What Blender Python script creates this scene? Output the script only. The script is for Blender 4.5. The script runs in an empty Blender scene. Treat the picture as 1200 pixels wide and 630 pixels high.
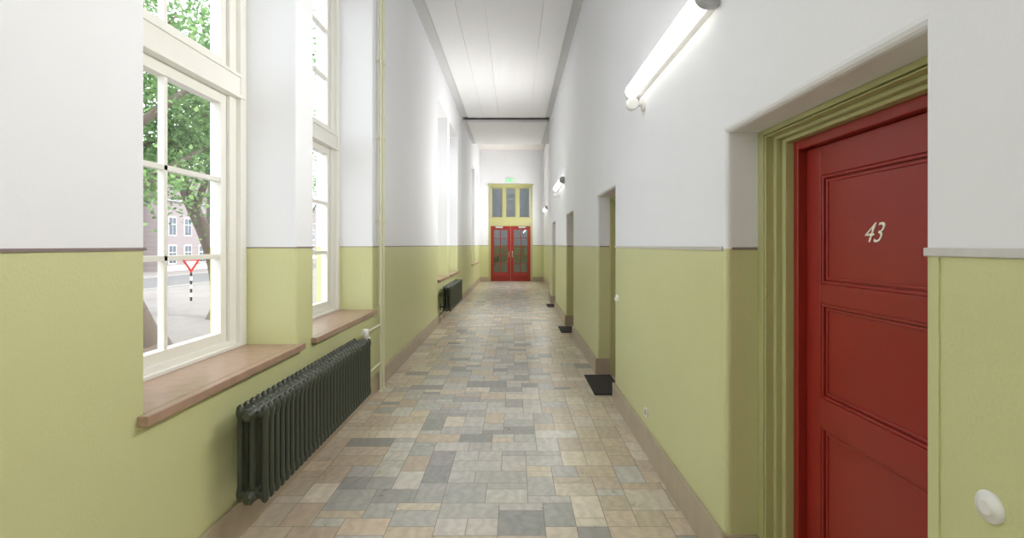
import bpy, bmesh, math, random
from mathutils import Vector, Matrix
random.seed(7)
scene = bpy.context.scene
F=610.0; CH=1.5

# ---------------------------------------------------------------- materials
def s2l(c):
    return tuple(((v/255.0)/12.92 if v/255.0<=0.04045 else ((v/255.0+0.055)/1.055)**2.4) for v in c)+(1.0,)
def new_mat(name):
    m=bpy.data.materials.new(name); m.use_nodes=True
    nt=m.node_tree
    return m,nt,nt.nodes.get('Principled BSDF')
def simple(name,col,rough=0.5,metal=0.0,noise=0.0,scale=20,bump=0.0,bscale=200,spec=None):
    m,nt,b=new_mat(name)
    c=s2l(col)
    b.inputs['Roughness'].default_value=rough
    b.inputs['Metallic'].default_value=metal
    tc=nt.nodes.new('ShaderNodeTexCoord')
    n=nt.nodes.new('ShaderNodeTexNoise'); n.inputs['Scale'].default_value=scale; n.inputs['Detail'].default_value=4
    nt.links.new(tc.outputs['Object'],n.inputs['Vector'])
    mx=nt.nodes.new('ShaderNodeMix'); mx.data_type='RGBA'
    mx.inputs[6].default_value=tuple(max(0,v*(1-noise)) for v in c[:3])+(1,)
    mx.inputs[7].default_value=tuple(min(1,v*(1+noise)) for v in c[:3])+(1,)
    nt.links.new(n.outputs['Fac'],mx.inputs[0])
    nt.links.new(mx.outputs[2],b.inputs['Base Color'])
    if bump>0:
        n2=nt.nodes.new('ShaderNodeTexNoise'); n2.inputs['Scale'].default_value=bscale; n2.inputs['Detail'].default_value=3
        nt.links.new(tc.outputs['Object'],n2.inputs['Vector'])
        bp=nt.nodes.new('ShaderNodeBump'); bp.inputs['Strength'].default_value=bump; bp.inputs['Distance'].default_value=0.004
        nt.links.new(n2.outputs['Fac'],bp.inputs['Height']); nt.links.new(bp.outputs[0],b.inputs['Normal'])
    return m
def emis(name,col,st):
    m,nt,b=new_mat(name)
    b.inputs['Base Color'].default_value=s2l(col)
    b.inputs['Emission Color'].default_value=s2l(col)
    b.inputs['Emission Strength'].default_value=st
    return m

def wall_mat():
    m,nt,b=new_mat('wall_paint')
    L=nt.links.new; N=nt.nodes.new
    g=N('ShaderNodeNewGeometry'); sx=N('ShaderNodeSeparateXYZ'); L(g.outputs['Position'],sx.inputs[0])
    lt=N('ShaderNodeMath'); lt.operation='LESS_THAN'; L(sx.outputs['Z'],lt.inputs[0]); lt.inputs[1].default_value=1.484
    n1=N('ShaderNodeTexNoise'); n1.inputs['Scale'].default_value=1.6; n1.inputs['Detail'].default_value=5
    L(g.outputs['Position'],n1.inputs['Vector'])
    mg=N('ShaderNodeMix'); mg.data_type='RGBA'; mg.inputs[6].default_value=s2l((204,205,150)); mg.inputs[7].default_value=s2l((211,212,159)); L(n1.outputs['Fac'],mg.inputs[0])
    mw=N('ShaderNodeMix'); mw.data_type='RGBA'; mw.inputs[6].default_value=s2l((236,237,240)); mw.inputs[7].default_value=s2l((241,242,245)); L(n1.outputs['Fac'],mw.inputs[0])
    mx=N('ShaderNodeMix'); mx.data_type='RGBA'; L(lt.outputs[0],mx.inputs[0]); L(mw.outputs[2],mx.inputs[6]); L(mg.outputs[2],mx.inputs[7])
    L(mx.outputs[2],b.inputs['Base Color'])
    mr=N('ShaderNodeMapRange'); L(lt.outputs[0],mr.inputs[0]); mr.inputs[3].default_value=0.75; mr.inputs[4].default_value=0.42
    L(mr.outputs[0],b.inputs['Roughness'])
    n2=N('ShaderNodeTexNoise'); n2.inputs['Scale'].default_value=95; n2.inputs['Detail'].default_value=3; L(g.outputs['Position'],n2.inputs['Vector'])
    n3=N('ShaderNodeTexNoise'); n3.inputs['Scale'].default_value=9; n3.inputs['Detail'].default_value=2; L(g.outputs['Position'],n3.inputs['Vector'])
    ad=N('ShaderNodeMath'); ad.operation='MULTIPLY_ADD'; L(n3.outputs['Fac'],ad.inputs[0]); ad.inputs[1].default_value=1.0; L(n2.outputs['Fac'],ad.inputs[2])
    bs=N('ShaderNodeMapRange'); L(lt.outputs[0],bs.inputs[0]); bs.inputs[3].default_value=0.12; bs.inputs[4].default_value=0.45
    bp=N('ShaderNodeBump'); bp.inputs['Distance'].default_value=0.004; L(bs.outputs[0],bp.inputs['Strength']); L(ad.outputs[0],bp.inputs['Height'])
    L(bp.outputs[0],b.inputs['Normal'])
    return m

def floor_mat():
    m,nt,b=new_mat('stone_tiles'); L=nt.links.new; N=nt.nodes.new
    a=N('ShaderNodeVertexColor'); a.layer_name='Col'
    g=N('ShaderNodeNewGeometry')
    off=N('ShaderNodeVectorMath'); off.operation='SCALE'; L(a.outputs['Color'],off.inputs[0]); off.inputs['Scale'].default_value=37.0
    ad=N('ShaderNodeVectorMath'); ad.operation='ADD'; L(g.outputs['Position'],ad.inputs[0]); L(off.outputs[0],ad.inputs[1])
    n=N('ShaderNodeTexNoise'); n.inputs['Scale'].default_value=14; n.inputs['Detail'].default_value=8; n.inputs['Distortion'].default_value=1.2; L(ad.outputs[0],n.inputs['Vector'])
    w=N('ShaderNodeTexWave'); w.inputs['Scale'].default_value=4.0; w.inputs['Distortion'].default_value=9; w.inputs['Detail'].default_value=5; w.inputs['Detail Scale'].default_value=2; L(ad.outputs[0],w.inputs['Vector'])
    r1=N('ShaderNodeMapRange'); L(n.outputs['Fac'],r1.inputs[0]); r1.inputs[1].default_value=.3; r1.inputs[2].default_value=.7; r1.inputs[3].default_value=0.91; r1.inputs[4].default_value=1.08
    r2=N('ShaderNodeMapRange'); L(w.outputs['Fac'],r2.inputs[0]); r2.inputs[3].default_value=0.93; r2.inputs[4].default_value=1.04
    mu=N('ShaderNodeMath'); mu.operation='MULTIPLY'; L(r1.outputs[0],mu.inputs[0]); L(r2.outputs[0],mu.inputs[1])
    sc=N('ShaderNodeVectorMath'); sc.operation='SCALE'; L(a.outputs['Color'],sc.inputs[0]); L(mu.outputs[0],sc.inputs['Scale'])
    L(sc.outputs[0],b.inputs['Base Color'])
    rr=N('ShaderNodeMapRange'); L(n.outputs['Fac'],rr.inputs[0]); rr.inputs[3].default_value=.22; rr.inputs[4].default_value=.40
    L(rr.outputs[0],b.inputs['Roughness'])
    bp=N('ShaderNodeBump'); bp.inputs['Strength'].default_value=.10; bp.inputs['Distance'].default_value=.003; L(n.outputs['Fac'],bp.inputs['Height']); L(bp.outputs[0],b.inputs['Normal'])
    return m

def glass_mat(name,fac=0.07,tint=(1,1,1,1)):
    m=bpy.data.materials.new(name); m.use_nodes=True; nt=m.node_tree; nt.nodes.clear()
    o=nt.nodes.new('ShaderNodeOutputMaterial'); t=nt.nodes.new('ShaderNodeBsdfTransparent'); gl=nt.nodes.new('ShaderNodeBsdfGlossy')
    t.inputs[0].default_value=tint; gl.inputs['Roughness'].default_value=.02
    mx=nt.nodes.new('ShaderNodeMixShader'); mx.inputs[0].default_value=fac
    nt.links.new(t.outputs[0],mx.inputs[1]); nt.links.new(gl.outputs[0],mx.inputs[2]); nt.links.new(mx.outputs[0],o.inputs[0])
    return m

def leaf_mat():
    m=bpy.data.materials.new('leaves'); m.use_nodes=True; nt=m.node_tree; nt.nodes.clear(); N=nt.nodes.new; L=nt.links.new
    o=N('ShaderNodeOutputMaterial'); d=N('ShaderNodeBsdfDiffuse'); t=N('ShaderNodeBsdfTranslucent'); mx=N('ShaderNodeMixShader'); mx.inputs[0].default_value=.45
    g=N('ShaderNodeNewGeometry'); n=N('ShaderNodeTexNoise'); n.inputs['Scale'].default_value=2.5; L(g.outputs['Position'],n.inputs['Vector'])
    r=N('ShaderNodeValToRGB'); L(n.outputs['Fac'],r.inputs[0])
    r.color_ramp.elements[0].position=.35; r.color_ramp.elements[0].color=s2l((86,124,76))
    r.color_ramp.elements[1].position=.65; r.color_ramp.elements[1].color=s2l((156,188,124))
    L(r.outputs[0],d.inputs[0]); L(r.outputs[0],t.inputs[0]); L(d.outputs[0],mx.inputs[1]); L(t.outputs[0],mx.inputs[2]); L(mx.outputs[0],o.inputs[0])
    return m

def brick_mat():
    m,nt,b=new_mat('brick'); N=nt.nodes.new; L=nt.links.new
    g=N('ShaderNodeNewGeometry'); s=N('ShaderNodeSeparateXYZ'); L(g.outputs['Position'],s.inputs[0])
    c=N('ShaderNodeCombineXYZ'); L(s.outputs['Y'],c.inputs[0]); L(s.outputs['Z'],c.inputs[1])
    br=N('ShaderNodeTexBrick'); br.inputs['Scale'].default_value=3; L(c.outputs[0],br.inputs['Vector'])
    br.inputs['Color1'].default_value=s2l((144,132,132)); br.inputs['Color2'].default_value=s2l((156,145,145)); br.inputs['Mortar'].default_value=s2l((164,160,160)); br.inputs['Mortar Size'].default_value=.015
    L(br.outputs['Color'],b.inputs['Base Color']); b.inputs['Roughness'].default_value=.9
    return m

def paving_mat():
    m,nt,b=new_mat('street_paving'); N=nt.nodes.new; L=nt.links.new
    g=N('ShaderNodeNewGeometry')
    br=N('ShaderNodeTexBrick'); br.inputs['Scale'].default_value=2.2; L(g.outputs['Position'],br.inputs['Vector'])
    br.inputs['Color1'].default_value=s2l((150,143,139)); br.inputs['Color2'].default_value=s2l((138,131,128)); br.inputs['Mortar'].default_value=s2l((118,112,108)); br.inputs['Mortar Size'].default_value=.02
    n=N('ShaderNodeTexNoise'); n.inputs['Scale'].default_value=.35; n.inputs['Detail'].default_value=5; L(g.outputs['Position'],n.inputs['Vector'])
    r=N('ShaderNodeMapRange'); L(n.outputs['Fac'],r.inputs[0]); r.inputs[3].default_value=.75; r.inputs[4].default_value=1.2
    sc=N('ShaderNodeVectorMath'); sc.operation='SCALE'; L(br.outputs['Color'],sc.inputs[0]); L(r.outputs[0],sc.inputs['Scale'])
    L(sc.outputs[0],b.inputs['Base Color']); b.inputs['Roughness'].default_value=.9
    return m

M_wall=wall_mat(); M_floor=floor_mat()
M_grout=simple('grout',(140,132,118),.8)
M_ceil=simple('ceiling_white',(246,246,246),.8,noise=.01)
M_cove_shade=simple('cornice_shade_grey',(218,218,218),.8,noise=.02)  # grey stands in for soft shade in the gap beside the panels
M_slab=simple('ceiling_slab_white',(235,230,226),.9,noise=.03)
M_frame=simple('cream_window_paint',(238,237,229),.38,noise=.01)
M_sill=simple('pink_marble',(168,138,118),.28,noise=.28,scale=14)
M_base=simple('stone_skirting',(180,165,142),.4,noise=.18,scale=9)
M_strip=simple('mauve_strip',(138,122,118),.5,noise=.1)
M_alu=simple('aluminium_strip',(206,204,202),.3,metal=.6,noise=.06,scale=40)
M_rad=simple('radiator_dark_green',(64,69,57),.36,noise=.08)
M_pipe=simple('cream_pipe',(224,223,192),.4)
M_red=simple('red_door_paint',(146,38,29),.34,noise=.07,scale=5,bump=.05,bscale=60)
M_olive=simple('olive_frame_paint',(180,178,124),.36,noise=.03)
M_white=simple('white_plastic',(235,235,230),.35)
M_grey=simple('grey_plastic',(175,175,175),.45)
M_mat=simple('black_rubber',(56,54,53),.85,noise=.3,scale=120,bump=.6)
M_metal=simple('steel',(190,188,180),.25,metal=1)
M_glass=glass_mat('window_glass',.05)
M_dglass=glass_mat('door_glass',.12,(.6,.64,.66,1))
M_tube=emis('lit_diffuser',(255,253,248),2.4)
M_exit=emis('exit_green',(90,190,130),.8)
M_num=simple('white_numerals',(245,240,225),.5)
M_leaf=leaf_mat(); M_bark=simple('bark',(112,100,90),.9,noise=.3,scale=6,bump=.8,bscale=14)
M_brick=brick_mat(); M_roof=simple('roof_tiles',(118,106,104),.8,noise=.15,scale=8)
M_dark=simple('dark_window_pane',(80,88,100),.15)
M_pave=paving_mat(); M_road=simple('asphalt_road',(112,110,110),.9,noise=.12,scale=3); M_kerb=simple('kerb_stone',(160,158,154),.8,noise=.1,scale=5)
M_black=simple('sign_black',(30,30,32),.5)
M_sred=simple('sign_red',(190,30,35),.4)

# ---------------------------------------------------------------- mesh builder
class B:
    def __init__(s): s.v=[]; s.f=[]; s.m=[]; s.mats=[]; s.sm=[]
    def mi(s,mat):
        if mat not in s.mats: s.mats.append(mat)
        return s.mats.index(mat)
    def add(s,vs,fs,mat,smooth=False):
        o=len(s.v); s.v+= [tuple(v) for v in vs]; k=s.mi(mat)
        for f in fs: s.f.append([o+i for i in f]); s.m.append(k); s.sm.append(smooth)
    def box(s,x0,x1,y0,y1,z0,z1,mat):
        vs=[(x,y,z) for x in (x0,x1) for y in (y0,y1) for z in (z0,z1)]
        s.add(vs,[(0,1,3,2),(4,6,7,5),(0,4,5,1),(2,3,7,6),(0,2,6,4),(1,5,7,3)],mat)
    def frus(s,axis,a0,a1,b0,b1,c0,c1,ins,mat):
        P=[]
        for a,i in ((a0,0),(a1,ins)):
            for b,c in ((b0+i,c0+i),(b1-i,c0+i),(b1-i,c1-i),(b0+i,c1-i)):
                P.append((a,b,c) if axis=='x' else (b,a,c))
        s.add(P,[(0,1,2,3),(4,5,6,7),(0,1,5,4),(1,2,6,5),(2,3,7,6),(3,0,4,7)],mat)
    def tube(s,p0,p1,r0,r1,mat,n=12,cap=True,sx=1,smooth=True):
        p0=Vector(p0);p1=Vector(p1);d=(p1-p0).normalized()
        up=Vector((0,0,1)) if abs(d.z)<.9 else Vector((1,0,0))
        u=d.cross(up).normalized(); w=d.cross(u).normalized()
        vs=[];
        for p,r in ((p0,r0),(p1,r1)):
            for i in range(n):
                a=2*math.pi*i/n; vs.append(p+u*(math.cos(a)*r*sx)+w*(math.sin(a)*r))
        s.add(vs,[(i,(i+1)%n,n+(i+1)%n,n+i) for i in range(n)],mat,smooth)
        if cap: s.add(vs,[tuple(range(n)),tuple(range(n,2*n))],mat)
    def lathe(s,c,axis,prof,mat,n=20,sx=1.0):
        c=Vector(c); ax=Vector(axis).normalized(); up=Vector((0,0,1)) if abs(ax.z)<.9 else Vector((1,0,0))
        u=ax.cross(up).normalized(); w=ax.cross(u).normalized(); vs=[]
        for r,t in prof:
            for i in range(n):
                a=2*math.pi*i/n; vs.append(c+ax*t+u*(math.cos(a)*r*sx)+w*(math.sin(a)*r))
        fs=[]
        for k in range(len(prof)-1):
            for i in range(n): fs.append((k*n+i,k*n+(i+1)%n,(k+1)*n+(i+1)%n,(k+1)*n+i))
        s.add(vs,fs,mat,True)
        k=(len(prof)-1)*n
        s.add(vs,[tuple(range(n)),tuple(range(k,k+n))],mat)
    def obj(s,name,bevel=0,parent=None,seg=2):
        me=bpy.data.meshes.new(name); me.from_pydata(s.v,[],s.f)
        for m in s.mats: me.materials.append(m)
        me.polygons.foreach_set('material_index',s.m); me.polygons.foreach_set('use_smooth',s.sm); me.update()
        bm=bmesh.new(); bm.from_mesh(me); bmesh.ops.recalc_face_normals(bm,faces=bm.faces); bm.to_mesh(me); bm.free()
        o=bpy.data.objects.new(name,me); scene.collection.objects.link(o)
        if bevel>0:
            md=o.modifiers.new('bevel','BEVEL'); md.width=bevel; md.segments=seg; md.limit_method='ANGLE'; md.angle_limit=math.radians(50)
        if parent: o.parent=parent
        return o

def grid_wall(name,axis,a_in,a_out,b0,b1,z0,z1,holes,bevel,mat=M_wall):
    bs=sorted(set([b0,b1]+[h[0] for h in holes]+[h[1] for h in holes]))
    zs=sorted(set([z0,z1]+[h[2] for h in holes]+[h[3] for h in holes]))
    def solid(i,j):
        if i<0 or j<0 or i>=len(bs)-1 or j>=len(zs)-1: return False
        cb=(bs[i]+bs[i+1])/2; cz=(zs[j]+zs[j+1])/2
        return not any(h[0]<cb<h[1] and h[2]<cz<h[3] for h in holes)
    bm=bmesh.new(); cache={}
    def V(a,i,j):
        k=(a,i,j)
        if k not in cache:
            cache[k]=bm.verts.new((a,bs[i],zs[j]) if axis=='x' else (bs[i],a,zs[j]))
        return cache[k]
    for i in range(len(bs)-1):
        for j in range(len(zs)-1):
            if not solid(i,j): continue
            for a in (a_in,a_out): bm.faces.new([V(a,i,j),V(a,i+1,j),V(a,i+1,j+1),V(a,i,j+1)])
            for di,dj,e in ((-1,0,((i,j),(i,j+1))),(1,0,((i+1,j),(i+1,j+1))),(0,-1,((i,j),(i+1,j))),(0,1,((i,j+1),(i+1,j+1)))):
                if not solid(i+di,j+dj):
                    bm.faces.new([V(a_in,*e[0]),V(a_in,*e[1]),V(a_out,*e[1]),V(a_out,*e[0])])
    bmesh.ops.recalc_face_normals(bm,faces=bm.faces)
    if bevel>0:
        es=[]
        for e in bm.edges:
            if len(e.link_faces)==2 and e.calc_face_angle(0)>1.0:
                co=[(v.co.x if axis=='x' else v.co.y) for v in e.verts]
                if all(abs(c-a_in)<1e-5 for c in co):
                    bb=[(v.co.y if axis=='x' else v.co.x) for v in e.verts]; zz=[v.co.z for v in e.verts]
                    if all(abs(b-b0)<1e-5 for b in bb) or all(abs(b-b1)<1e-5 for b in bb) or all(abs(z-z0)<1e-5 for z in zz) or all(abs(z-z1)<1e-5 for z in zz): continue
                    es.append(e)
        bmesh.ops.bevel(bm,geom=es,offset=bevel,segments=4,profile=.5,affect='EDGES')
        for f in bm.faces: f.smooth=False
    me=bpy.data.meshes.new(name); bm.to_mesh(me); bm.free(); me.materials.append(mat)
    o=bpy.data.objects.new(name,me); scene.collection.objects.link(o)
    return o

XL=-1.43; XR=.96; YB=-7.0; YE=21.5; ZC=5.42; XR2=1.2; YS=14.5
SILL=.85; WT=4.23
wins=[(-5.69,-4.28),(-4.0,-2.45),(2.015,3.42),(3.70,5.25),(9.7,11.15),(11.45,13.1),(17.3,18.7),(18.98,20.5)]
doors=[(-2.5,-1.4,2.06),(1.228,2.37,2.01),(4.98,6.06,2.06),(8.5,9.72,2.06),(12.25,13.5,2.06)]
grid_wall('wall_left','x',XL,-2.0,YB,YE+.2,-.1,ZC,[(a,b,SILL-.045,WT) for a,b in wins],.015)
grid_wall('wall_right','x',XR,1.42,YB,YS,-.1,ZC,[(a,b,-.1,t) for a,b,t in doors],.028)
b=B(); b.box(XR2,1.62,YS-.02,YE+.2,-.1,ZC,M_wall); b.obj('wall_right_hall')
EX0,EX1,EZ=-1.07,.745,3.98
grid_wall('wall_end','y',YE,YE+.3,XL-.3,XR2+.3,-.1,ZC,[(EX0,EX1,-.1,EZ)],0)
b=B(); b.box(-2.0,1.62,YB-.2,YB,-.1,ZC,M_wall); b.obj('wall_back')
b=B(); b.box(-2.0,1.62,YB-.2,YE+.3,ZC,ZC+.2,M_slab); b.obj('ceiling')
h=4.9
def raft(name,y0,y1,x0=-1.25,x1=.82,n=5,xa=XL,xb=XR):
    b=B(); w=(x1-x0)/n
    for i in range(n): b.box(x0+i*w+.002,x0+(i+1)*w-.002,y0,y1,h,h+.05,M_ceil)
    b.box(x0+.01,x1-.01,y0+.01,y1-.01,h+.01,h+.08,M_ceil)
    b.box(xa,x0-.004,y0,y1,h+.02,h+.08,M_cove_shade); b.box(x1+.004,xb,y0,y1,h+.02,h+.08,M_cove_shade)
    return b.obj(name)
raft('ceiling_panel',YB,13.9)
raft('ceiling_panel',14.45,17.6,-1.3,.9,3,XL,XR2)

b=B()
b.box(-2.0,1.7,YE+.3,YE+4.2,-.1,-.0,M_base); b.box(-2.0,1.7,YE+.3,YE+4.2,4.4,4.5,M_ceil)
b.box(-2.1,-2.0,YE+.3,YE+4.2,0,4.4,M_wall); b.box(1.7,1.8,YE+.3,YE+4.2,0,4.4,M_wall); b.box(-2.1,1.8,YE+4.2,YE+4.3,0,4.4,M_wall)
b.obj('wall_vestibule')

# ---------------------------------------------------------------- floor tiles
tan=[(214,202,180),(207,193,169),(212,197,174),(205,190,168),(222,212,193),(199,183,160)]
gry=[(193,190,182),(184,182,175),(201,198,189),(176,174,168),(208,204,194),(189,186,178),(160,158,154),(203,199,188)]
bfl=B(); cols=[]
def tile(x0,x1,y0,y1,c):
    g=.0017
    bfl.add([(x0+g,y0+g,0),(x1-g,y0+g,0),(x1-g,y1-g,0),(x0+g,y1-g,0)],[(0,1,2,3)],M_floor); cols.append(s2l(c))
mod=.085; nx=int(round((1.42-XL)/mod)); mx_=(1.42-XL)/nx; ny=int((YE+.3-YB)/mod)+1
occ=[[False]*ny for _ in range(nx)]
sizes=[(3,2),(3,2),(3,3),(2,2),(2,2),(2,3),(4,2),(3,1),(2,1)]
for j in range(ny):
    for i in range(nx):
        if occ[i][j]: continue
        opts=sizes[:]; random.shuffle(opts); opts+=[(1,2),(2,1),(1,1)]
        for sw,sh in opts:
            if i+sw<=nx and j+sh<=ny and all(not occ[i+a][j+b_] for a in range(sw) for b_ in range(sh)):
                rem=0
                while i+sw+rem<nx and not occ[i+sw+rem][j]: rem+=1
                if rem==1: continue
                break
        else:
            sw=sh=1
            while i+sw<nx and not occ[i+sw][j] and sw<2: sw+=1
        for a in range(sw):
            for b_ in range(sh): occ[i+a][j+b_]=True
        x0=XL+i*mx_; x1=x0+sw*mx_; xc=(x0+x1)/2
        pg=.72 if -1.05<xc<.36 else .12
        c=random.choice(gry if random.random()<pg else tan)
        jj=random.uniform(.96,1.03); c=tuple(min(255,v*jj+random.uniform(-1.5,1.5)) for v in c)
        tile(x0,x1,YB+j*mod,YB+(j+sh)*mod,c)
bfl.box(XL-.2,1.62,YB-.2,YE+.3,-.1,-.0012,M_grout)
fo=bfl.obj('floor')
ca=fo.data.color_attributes.new(name='Col',type='FLOAT_COLOR',domain='CORNER')
for p in fo.data.polygons:
    c=cols[p.index] if p.index<len(cols) else (.3,.3,.3,1)
    for li in p.loop_indices: ca.data[li].color=c
bm=bmesh.new(); bm.from_mesh(fo.data)
for f in bm.faces:
    if f.material_index==0 and f.normal.z<0: f.normal_flip()
bm.to_mesh(fo.data); bm.free()

# ---------------------------------------------------------------- skirting + dado strips
b=B(); b.box(XL,XL+.022,YB,YE,0,.18,M_base); b.obj('baseboard_left',.006)
b=B(); y=YB
for a,c,t in doors+[(YS,YS,0)]:
    b.box(XR-.022,XR,y,a-.0,0,.185,M_base)
    if a<YS:
        b.box(XR-.022,1.105,a-.001,a+.02,0,.185,M_base) ; b.box(XR-.022,1.105,c-.02,c+.001,0,.185,M_base)
    y=c
b.box(XR,XR2,YS,YS+.022,0,.185,M_base); b.box(XR2-.022,XR2,YS,YE,0,.185,M_base)
b.obj('baseboard_right',.004)
b=B(); b.box(XL,EX0,YE-.022,YE,0,.185,M_base); b.box(EX1,XR2,YE-.022,YE,0,.185,M_base); b.obj('baseboard_end',.004)
b=B(); y=YB; zt=1.484
for a,c in wins+[(YE,YE)]:
    b.box(XL,XL+.005,y,a,zt-.005,zt+.006,M_strip)
    if a<YE:
        b.box(-1.76,XL+.004,a-.001,a+.004,zt-.003,zt+.003,M_strip); b.box(-1.76,XL+.004,c-.004,c+.001,zt-.003,zt+.003,M_strip)
    y=c
b.obj('trim_1')
b=B(); y=YB
for a,c,t in doors+[(YS,YS,0)]:
    b.box(XR-.006,XR,y,a-.012,zt-.010,zt+.010,M_alu)
    if a<YS:
        b.box(XR+.03,1.105,c-.005,c+.001,zt-.006,zt+.006,M_strip)
    y=c+.028
b.box(XR2-.006,XR2,YS,YE,zt-.01,zt+.01,M_alu)
b.box(XL,EX0,YE-.006,YE,zt-.01,zt+.01,M_strip); b.box(EX1,XR2,YE-.006,YE,zt-.01,zt+.01,M_strip)
b.obj('trim_2',.002)
b=B(); b.box(XR-.004,XR,1.174,1.179,.185,zt-.012,M_wall); b.obj('trim_3')

# ---------------------------------------------------------------- windows
def window(n,a,c):
    w=B()
    def ring(x0,x1,y0,y1,z0,z1,t,mat=M_frame,tb=None):
        tb=t if tb is None else tb
        w.box(x0,x1,y0,y0+t,z0,z1,mat); w.box(x0,x1,y1-t,y1,z0,z1,mat)
        w.box(x0,x1,y0+t,y1-t,z0,z0+tb,mat); w.box(x0,x1,y0+t,y1-t,z1-t,z1,mat)
    ring(-1.9,-1.76,a,c,SILL,WT,.07,tb=.02)
    ring(-1.9,-1.79,a+.07,c-.07,SILL+.02,WT-.07,.075,tb=.03)
    w.box(-1.9,-1.765,a+.07,c-.07,2.45,2.585,M_frame)
    w.box(-1.9,-1.75,a+.03,c-.03,2.44,2.46,M_frame); w.box(-1.9,-1.755,a+.07,c-.07,2.575,2.595,M_frame)
    for z0,z1 in ((SILL+.045,2.44),(2.595,WT-.14)):
        y0=a+.15;y1=c-.15
        ring(-1.87,-1.81,y0,y1,z0,z1,.062)
        gy0=y0+.062;gy1=y1-.062;gz0=z0+.062;gz1=z1-.062
        ym=(gy0+gy1)/2
        w.box(-1.855,-1.82,ym-.014,ym+.014,gz0,gz1,M_frame)
        for k in (1,2):
            zz=gz0+(gz1-gz0)*k/3; w.box(-1.855,-1.82,gy0,gy1,zz-.014,zz+.014,M_frame)
        w.box(-1.842,-1.838,gy0,gy1,gz0,gz1,M_glass)
    w.obj('window_%d'%n,.005)
    s=B(); s.box(-1.79,XL,a,c,SILL-.04,SILL,M_sill); s.box(XL,-1.388,a-.045,c+.045,SILL-.04,SILL,M_sill)
    s.obj('windowsill' ,.004)
for i,(a,c) in enumerate(wins): window(i+1,a,c)

# ---------------------------------------------------------------- room doors (right)
def door(n,y0,y1,zt,number=False):
    d=B()
    def ring(x0,x1,ins_s,ins_t,ws,wt,mat):
        a=y0+ins_s;c=y1-ins_s;t=zt-ins_t
        d.box(x0,x1,a,a+ws,0,t,mat); d.box(x0,x1,c-ws,c,0,t,mat); d.box(x0,x1,a+ws,c-ws,t-wt,t,mat)
    ring(1.107,1.36,.001,.001,.05,.022,M_olive)
    ring(1.118,1.36,.051,.023,.012,.006,M_olive)
    ring(1.107,1.36,.063,.029,.012,.006,M_olive)
    ring(1.14,1.36,.075,.035,.025,.016,M_olive)
    ring(1.165,1.36,.10,.051,.03,.017,M_olive)
    ring(1.20,1.36,.13,.068,.035,.04,M_red)
    a=y0+.168;c=y1-.168;t=zt-.111
    st=.10
    zz=[(.18,.77),(.885,1.265),(1.345,t-.12)]
    d.box(1.235,1.275,a,a+st,.008,t,M_red); d.box(1.235,1.275,c-st,c,.008,t,M_red)
    lo=.008
    for z0,z1 in zz+[(t,t)]:
        d.box(1.235,1.275,a+st,c-st,lo,z0,M_red); lo=z1
    for z0,z1 in zz:
        d.box(1.252,1.27,a+st,c-st,z0,z1,M_red)
        for ins,dep in ((0,1.239),(.016,1.246)):
            p=.012
            d.box(dep,1.26,a+st+ins,a+st+ins+p,z0+ins,z1-ins,M_red); d.box(dep,1.26,c-st-ins-p,c-st-ins,z0+ins,z1-ins,M_red)
            d.box(dep,1.26,a+st+ins+p,c-st-ins-p,z0+ins,z0+ins+p,M_red); d.box(dep,1.26,a+st+ins+p,c-st-ins-p,z1-ins-p,z1-ins,M_red)
    d.box(1.30,1.36,y0+.1,y1-.1,0,zt-.05,M_black)  # unseen backing added to keep sky light from leaking past the leaf
    d.box(1.228,1.236,a+.02,a+.055,.92,1.12,M_metal)
    d.tube((1.235,a+.035,1.05),(1.195,a+.035,1.05),.009,.009,M_metal); d.tube((1.197,a+.03,1.05),(1.197,a+.10,1.05),.009,.008,M_metal)
    o=d.obj('door_%d'%n,.003)
    if number:
        cu=bpy.data.curves.new('number_43','FONT'); cu.body='43'; cu.size=.10; cu.shear=.45; cu.extrude=.0015; cu.offset=-.0006
        cu.align_x='CENTER'; cu.align_y='CENTER'; cu.space_character=.95
        t_=bpy.data.objects.new('number_43',cu); scene.collection.objects.link(t_)
        t_.matrix_world=Matrix(((0,0,-1,1.2505),(-1,0,0,1.82),(0,1,0,1.54),(0,0,0,1)))
        cu.materials.append(M_num); t_.parent=o
for i,(a,c,t) in enumerate(doors): door(i+1,a,c,t,i==1)
for a,c in ((5.2,5.98),(8.9,9.55),(12.6,13.2)):
    m=B(); m.box(.80,1.10,a,c,.001,.014,M_mat)
    for k in range(9): m.box(.81+k*.032,.822+k*.032,a+.02,c-.02,.014,.017,M_mat)
    m.obj('doormat',.003)

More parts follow.
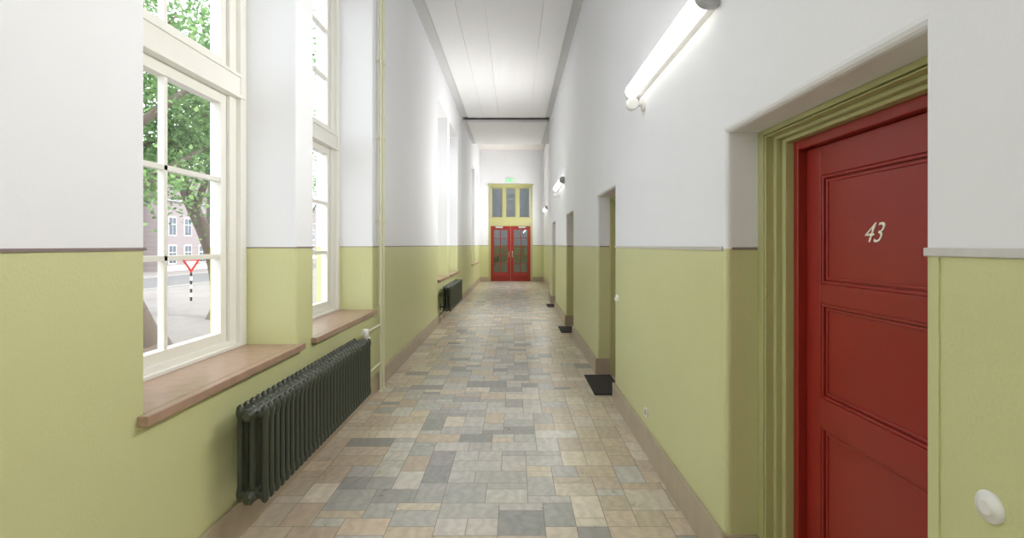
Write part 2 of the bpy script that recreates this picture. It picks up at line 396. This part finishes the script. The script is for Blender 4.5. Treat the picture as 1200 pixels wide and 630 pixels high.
# ---------------------------------------------------------------- end double door
d=B(); yf=YE-.02
def pbox(x0,x1,z0,z1,y0,y1,mat): d.box(x0,x1,y0,y1,z0,z1,mat)
dx0,dx1,dz=-.985,.66,2.28; xm=(dx0+dx1)/2
pbox(EX0,dx0,0,EZ,yf,YE+.12,M_olive); pbox(dx1,EX1,0,EZ,yf,YE+.12,M_olive)
pbox(dx0,dx1,EZ-.1,EZ,yf,YE+.12,M_olive); pbox(dx0,dx1,dz,2.62,yf,YE+.12,M_olive)
pbox(EX0-.03,EX1+.03,EZ-.02,EZ+.04,yf-.03,YE,M_olive); pbox(dx0,dx1,dz+.02,dz+.09,yf-.02,yf,M_olive)
tw=(dx1-dx0)/3
for k in range(3):
    x0=dx0+k*tw;x1=x0+tw
    if k: pbox(x0-.06,x0+.06,2.62,EZ-.1,yf,YE+.12,M_olive)
    g0=x0+(.06 if k else .03); g1=x1-(.06 if k<2 else .03)
    for (u0,u1,w0,w1) in ((g0,g0+.035,2.62,EZ-.1),(g1-.035,g1,2.62,EZ-.1),(g0,g1,2.62,2.66),(g0,g1,EZ-.14,EZ-.1)): pbox(u0,u1,w0,w1,YE+.02,YE+.07,M_olive)
    pbox(g0,g1,2.62,EZ-.1,YE+.045,YE+.05,M_dglass)
for (x0,x1) in ((dx0,xm-.004),(xm+.004,dx1)):
    pbox(x0,x0+.13,0.01,dz,YE,YE+.05,M_red); pbox(x1-.13,x1,.01,dz,YE,YE+.05,M_red)
    pbox(x0+.13,x1-.13,dz-.15,dz,YE,YE+.05,M_red); pbox(x0+.13,x1-.13,.01,.38,YE,YE+.05,M_red)
    g0=x0+.13;g1=x1-.13; gm=(g0+g1)/2
    pbox(gm-.015,gm+.015,.38,dz-.15,YE+.01,YE+.04,M_red)
    for k in range(1,5):
        z=.38+(dz-.53)*k/5; pbox(g0,g1,z-.012,z+.012,YE+.01,YE+.04,M_red)
    pbox(g0,g1,.38,dz-.15,YE+.024,YE+.028,M_dglass)
    d.frus('y',YE,YE-.012,x0+.14,x1-.14,.1,.3,.02,M_red)
for sx in (-1,1):
    d.box(xm+sx*.07-.02,xm+sx*.07+.02,YE-.012,YE,1.0,1.25,M_metal); d.tube((xm+sx*.07,YE-.01,1.15),(xm+sx*.07,YE-.06,1.15),.01,.01,M_metal); d.tube((xm+sx*.07,YE-.055,1.15),(xm+sx*.19,YE-.055,1.15),.01,.01,M_metal)
d.box(dx0+.2,dx0+.5,YE-.06,YE,dz-.08,dz-.01,M_grey); d.box(dx1-.5,dx1-.2,YE-.06,YE,dz-.08,dz-.01,M_grey)
d.obj('double_door',.004)

e=B(); e.box(-.36,.0,YE-.07,YE,4.08,4.26,M_white); e.box(-.34,-.02,YE-.075,YE-.07,4.10,4.24,M_exit)
e.box(-.15,-.05,YE-.078,YE-.075,4.13,4.21,M_num)
e.add([(-.27,YE-.078,4.12),(-.27,YE-.078,4.22),(-.32,YE-.078,4.17)],[(0,1,2)],M_num); e.box(-.27,-.2,YE-.078,YE-.075,4.155,4.185,M_num)
e.obj('exit_sign')

# ---------------------------------------------------------------- radiators
def radiator(y0,y1,n):
    r=B(); xb,xf=-1.36,-1.185; zb,zt=.25,.725; p=(y1-y0)/n
    cx=[xb+.028,(xb+xf)/2,xf-.028]
    for i in range(n):
        y=y0+p*(i+.5)
        for x in cx:
            r.lathe((x,y,0),(0,0,1),[(.006,zb),(.017,zb+.012),(.021,zb+.04),(.015,zb+.075),(.0145,zt-.075),(.021,zt-.04),(.017,zt-.012),(.006,zt)],M_rad,10,sx=1.0)
        for z in (zb+.04,zt-.04):
            r.tube((xb+.02,y,z),(xf-.02,y,z),.022,.022,M_rad,10)
            r.lathe(((xb+xf)/2,y-p*.5,z),(0,1,0),[(.026,0),(.026,p*.18),(.034,p*.3),(.034,p*.7),(.026,p*.82),(.026,p)],M_rad,14)
    for z in (zb+.04,zt-.04):
        r.lathe(((xb+xf)/2,y0,z),(0,-1,0),[(.034,0),(.034,.018),(.024,.02),(.02,.034)],M_rad,6)
        r.lathe(((xb+xf)/2,y1,z),(0,1,0),[(.034,0),(.034,.018),(.024,.02),(.02,.034)],M_rad,6)
    for k in (.12,.5,.88):
        y=y0+(y1-y0)*k; r.box(XL,-1.30,y-.008,y+.008,zb+.05,zb+.075,M_rad); r.box(XL,XL+.012,y-.03,y+.03,zb+.0,zb+.13,M_rad); r.box(XL,-1.33,y-.008,y+.008,zt-.09,zt-.07,M_rad)
    return r.obj('radiator')
radiator(2.5,4.36,31)
radiator(9.75,11.95,35)

p=B(); 
for yy,xx in ((5.36,-1.38),(5.47,-1.38)):
    p.tube((xx,yy,0.0),(xx,yy,h+.02),.015,.015,M_pipe,12)
    for z in (.9,1.75,2.6,3.4,4.2): p.tube((XL,yy,z),(xx,yy,z),.006,.006,M_pipe); p.tube((xx,yy,z-.01),(xx,yy,z+.01),.022,.022,M_pipe)
    p.tube((xx,yy,0),(xx,yy,.012),.03,.024,M_pipe,16)
p.tube((-1.272,4.40,.685),(-1.272,4.56,.685),.011,.011,M_pipe); p.tube((-1.272,4.56,.685),(-1.38,4.66,.685),.011,.011,M_pipe); p.tube((-1.38,4.66,.685),(-1.38,5.36,.685),.011,.011,M_pipe)
p.tube((-1.272,4.40,.29),(-1.272,4.56,.29),.011,.011,M_pipe); p.tube((-1.272,4.56,.29),(-1.38,4.66,.29),.011,.011,M_pipe); p.tube((-1.38,4.66,.29),(-1.38,5.47,.29),.011,.011,M_pipe)
p.lathe((-1.272,4.45,.66),(0,0,1),[(.018,0),(.018,.05),(.026,.055),(.028,.11),(.022,.12)],M_white,16)
p.obj('heating_pipe')

# ---------------------------------------------------------------- wall fluorescent fixtures
def fixture(y0,y1,z,x=XR):
    f=B(); r=.062
    f.box(x-.045,x,y0+.02,y1-.02,z-.055,z+.055,M_white)
    n=12; prof=[]
    for i in range(n+1):
        a=-math.pi/2+math.pi*i/n; prof.append((x-.045-math.cos(a)*.062,z+math.sin(a)*r))
    vs=[(px,yy,pz) for yy in (y0+.05,y1-.05) for px,pz in prof]; m=n+1
    f.add(vs,[(i,i+1,m+i+1,m+i) for i in range(n)],M_tube,True)
    for ya,yb in ((y0,y0+.05),(y1-.05,y1)):
        vs=[(px,yy,pz) for yy in (ya,yb) for k,(px,pz) in enumerate([(x-.012,z-r*1.04)]+[(a-.003,(q-z)*1.05+z) for a,q in prof]+[(x-.012,z+r*1.04)])]
        q=len(vs)//2
        f.add(vs,[(i,(i+1)%q,q+(i+1)%q,q+i) for i in range(q)]+[tuple(range(q)),tuple(range(q,2*q))],M_grey if ya==y0 else M_white)
    return f.obj('fluorescent_wall_lamp')
fixture(2.42,4.05,2.68)
fixture(9.9,11.5,2.74)
fixture(18.7,20.3,2.85,XR2)
fixture(-1.8,-.2,2.68)  # unseen, added behind the camera to brighten the corridor
fixture(-5.4,-3.8,2.68)  # second added one, also out of view, for more brightness
def spot(y,z):
    s=B(); s.tube((XR,y,z),(XR-.02,y,z),.045,.045,M_white,20); s.tube((XR-.02,y,z),(XR-.07,y,z),.014,.014,M_white)
    s.lathe((XR-.09,y+.05,z),(0,-1,0),[(.02,0),(.04,.02),(.046,.07),(.046,.085),(.036,.088)],M_white,20)
    s.obj('emergency_light')
spot(3.86,2.54); spot(11.0,2.55)
s=B(); s.lathe((XR,1.05,.972),(-1,0,0),[(.032,0),(.032,.004),(.028,.008),(.018,.009),(.017,.012),(.013,.013)],M_white,32); s.obj('light_switch')
s=B(); s.lathe((XR,4.85,1.0),(-1,0,0),[(.04,0),(.04,.01),(.034,.016),(.018,.018),(.016,.026)],M_white,24); s.obj('light_switch')
s=B(); s.box(XR-.012,XR,3.74,3.80,.26,.32,M_white); s.lathe((XR-.012,3.77,.29),(-1,0,0),[(.022,0),(.022,.003),(.018,.0035)],M_grey,20); s.obj('wall_socket',.003)

# ---------------------------------------------------------------- outside
G=-1.5
b=B(); b.box(-160,-2.05,-60,220,G-.2,G,M_pave); b.obj('ground')
b=B(); b.box(-33,-24.5,-60,220,G+.002,G+.012,M_road); b.box(-24.5,-24.3,-60,220,G,G+.1,M_kerb); b.box(-33.2,-33,-60,220,G,G+.1,M_kerb); b.obj('road')
def building(y0,y1,x,eave,ridge):
    q=B(); q.box(x-10,x,y0,y1,G,eave,M_brick)
    q.add([(x+.5,y0-.3,eave-.1),(x+.5,y1+.3,eave-.1),(x-5,y1+.3,ridge),(x-5,y0-.3,ridge),(x-10.5,y0-.3,eave-.1),(x-10.5,y1+.3,eave-.1)],[(0,1,2,3),(3,2,5,4),(0,3,4),(1,2,5),(0,1,5,4)],M_roof)
    y=y0+1.6
    while y<y1-2:
        for z0,z1 in ((G+.9,G+2.9),(G+4.2,G+6.2)):
            q.box(x,x+.06,y-.1,y+1.3,z0-.12,z1+.12,M_white); q.box(x+.04,x+.08,y,y+.56,z0,z1,M_dark); q.box(x+.04,x+.08,y+.64,y+1.2,z0,z1,M_dark)
            q.box(x+.06,x+.1,y,y+1.2,z0+1.2,z0+1.28,M_white)
        y+=2.9
    q.box(x,x+.05,y0,y1,G,G+.6,M_white); q.box(x,x+.25,y0,y1,eave-.35,eave-.05,M_white)
    y=y0+4
    while y<y1: q.box(x-5.5,x-4.5,y,y+.9,ridge-1,ridge+1.1,M_brick); y+=11
    q.obj('brick_house')
building(22,58,-42,6.2,10.0); building(58.6,96,-40,7.0,11.5); building(97,170,-44,6.4,10.5)
q=B(); sx,sy=-17.4,28.0
for k in range(8): q.tube((sx,sy,G+k*.22),(sx,sy,G+(k+1)*.22),.055,.055,M_black if k%2==0 else M_white,12)
q.tube((sx,sy,G+1.76),(sx,sy,G+2.3),.03,.03,M_metal,10)
dirv=Vector((-sx,-sy,0)).normalized(); side=Vector((-dirv.y,dirv.x,0))
def tri(r,off,mat):
    c=Vector((sx,sy,G+2.0))+dirv*off; P=[]
    for t in (0,.015):
        P+=[c+dirv*t+side*r*.866+Vector((0,0,r*.5)),c+dirv*t-side*r*.866+Vector((0,0,r*.5)),c+dirv*t-Vector((0,0,r))]
    q.add(P,[(0,1,2),(3,4,5),(0,1,4,3),(1,2,5,4),(2,0,3,5)],mat)
tri(.52,.07,M_sred); tri(.30,.09,M_white)
q.obj('yield_sign')

def tree(base,pts,nl,rtrunk,seed):
    rnd=random.Random(seed); q=B()
    bx,by,bz=base
    def limb(ps,r0,r1):
        n=len(ps)-1
        fine=[]
        for i in range(n):
            for k in range(4):
                t=k/4; fine.append(Vector(ps[i]).lerp(Vector(ps[i+1]),t))
        fine.append(Vector(ps[-1]))
        for _ in range(2): fine=[fine[0]]+[(fine[i-1]+fine[i]*2+fine[i+1])/4 for i in range(1,len(fine)-1)]+[fine[-1]]
        m=len(fine)-1
        for i in range(m): q.tube(fine[i],fine[i+1],r0+(r1-r0)*i/m,r0+(r1-r0)*(i+1)/m,M_bark,12,cap=(i in (0,m-1)))
    q.tube((bx,by,bz),(bx,by,bz+.35),rtrunk*1.5,rtrunk*1.05,M_bark,12)
    tips=[]
    for ps,r0,r1 in pts:
        P=[(bx+a,by+b_,bz+c) for a,b_,c in ps]; limb(P,r0,r1); tips.append((P[-1],r1))
    cents=[]
    for t,r1 in tips:
        for k in range(5):
            e=Vector(t)+Vector((rnd.uniform(-2,2),rnd.uniform(-2,2),rnd.uniform(-.6,2.2)))
            q.tube(t,e,r1*.7,.02,M_bark,6); cents.append(e)
            for k2 in range(2):
                e2=e+Vector((rnd.uniform(-1.6,1.6),rnd.uniform(-1.6,1.6),rnd.uniform(-1.0,1.2))); q.tube(e,e2,.025,.008,M_bark,5); cents.append(e2)
    per=nl//len(cents)
    for c in cents:
        for k in range(per):
            v=Vector((rnd.gauss(0,.66),rnd.gauss(0,.66),rnd.gauss(0,.48)))
            p_=c+v; s=rnd.uniform(.06,.11)
            u=Vector((rnd.gauss(0,1),rnd.gauss(0,1),rnd.gauss(0,.6))).normalized(); w=u.cross(Vector((rnd.gauss(0,1),rnd.gauss(0,1),rnd.gauss(0,1)))).normalized()
            q.add([p_-u*s,p_-u*s*.2+w*s*.6,p_+u*s,p_-u*s*.2-w*s*.6],[(0,1,2,3)],M_leaf)
    q.obj('tree')
tree((-10.25,14.8,G),[([(0,0,0),(-.1,-.6,1.2),(-.3,-1.3,2.6),(-.6,-1.5,5.0),(-.4,-.8,8.0)],.34,.16),
  ([(-.4,-1.4,3.8),(-.2,.9,5.3),(.3,2.8,6.6)],.15,.06),([(-.5,-1.4,4.6),(-1.4,1.2,6.0),(-1.8,3.2,6.8)],.14,.05),([(-.6,-1.4,5.2),(1.0,-1.2,6.6),(2.0,-.4,7.8)],.14,.06),
  ([(-.5,-1.4,5.0),(-1.8,-1.8,6.6),(-2.6,-1.8,8.0)],.13,.06),([(-.3,-1.3,3.4),(-1.2,-.2,4.6),(-1.9,.6,5.2)],.1,.04)],16000,.34,1)
# second tree: the limb that leans into the right-hand panes
tree((-12.1,21.4,G),[([(0,0,0),(.0,-.1,1.8),(-.1,-.8,3.4),(.0,-2.0,4.6),(.0,-3.2,6.6)],.36,.17),
  ([(-.1,-.6,3.0),(-.7,.6,5.4),(-1.0,1.2,7.4)],.2,.08),([(.1,-1.8,4.4),(1.2,-2.6,6.0),(1.8,-3.0,7.4)],.14,.06),([(-.6,.5,5.2),(-.2,2.4,6.6),(.2,4.0,7.6)],.12,.05)],14000,.36,2)
tree((-19.5,46,G),[([(0,0,0),(.1,.1,2.5),(-.1,.3,5.2),(.1,.2,7.5)],.35,.15),([(0,.2,4.0),(.8,1.6,5.7),(1.4,2.2,7.2)],.17,.07),([(-.1,.2,4.4),(-1.2,-1.0,6.6)],.15,.06)],6000,.35,3)

# ---------------------------------------------------------------- light
w=bpy.data.worlds.new('sky'); scene.world=w; w.use_nodes=True
bg=w.node_tree.nodes['Background']; bg.inputs['Color'].default_value=(.88,.94,1,1); bg.inputs['Strength'].default_value=2.5
sun=bpy.data.lights.new('sun','SUN'); sun.energy=2.0; sun.angle=.02; sun.color=(1,.95,.86)
so=bpy.data.objects.new('sun',sun); so.rotation_euler=(math.radians(20),math.radians(48),0); scene.collection.objects.link(so)
def lamp(y,z,x,e):
    l=bpy.data.lights.new('fluorescent_lamp_light','AREA'); l.shape='RECTANGLE'; l.size=.10; l.size_y=1.5; l.energy=e; l.color=(1,.985,.965)
    o=bpy.data.objects.new('fluorescent_lamp_light',l); o.location=(x-.12,y,z)
    o.rotation_euler=(0,math.radians(90),0)
    scene.collection.objects.link(o)
for y,z,x,e_ in ((3.2,2.68,XR,28),(10.7,2.74,XR,56),(19.5,2.85,XR2,72),(-1.0,2.68,XR,34),(-4.6,2.68,XR,34)): lamp(y,z,x,e_)  # last two light the added fixtures behind the camera, for brightness
vl=bpy.data.lights.new('vestibule_fill','POINT'); vl.energy=26; vl.shadow_soft_size=.3; vo=bpy.data.objects.new('vestibule_fill',vl); vo.location=(-.2,YE+2.4,3.8); scene.collection.objects.link(vo)  # bare point light added so the room behind the doors isn't dark

# ---------------------------------------------------------------- camera
cd=bpy.data.cameras.new('camera'); cd.sensor_width=36; cd.lens=F/1200*36; cd.shift_x=-3/1200; cd.shift_y=-28/1200; cd.clip_start=.05; cd.clip_end=600
co=bpy.data.objects.new('camera',cd); co.location=(0,0,CH); co.rotation_euler=(math.radians(90),0,0); scene.collection.objects.link(co); scene.camera=co
scene.view_settings.view_transform='Standard'
scene.view_settings.exposure=.45
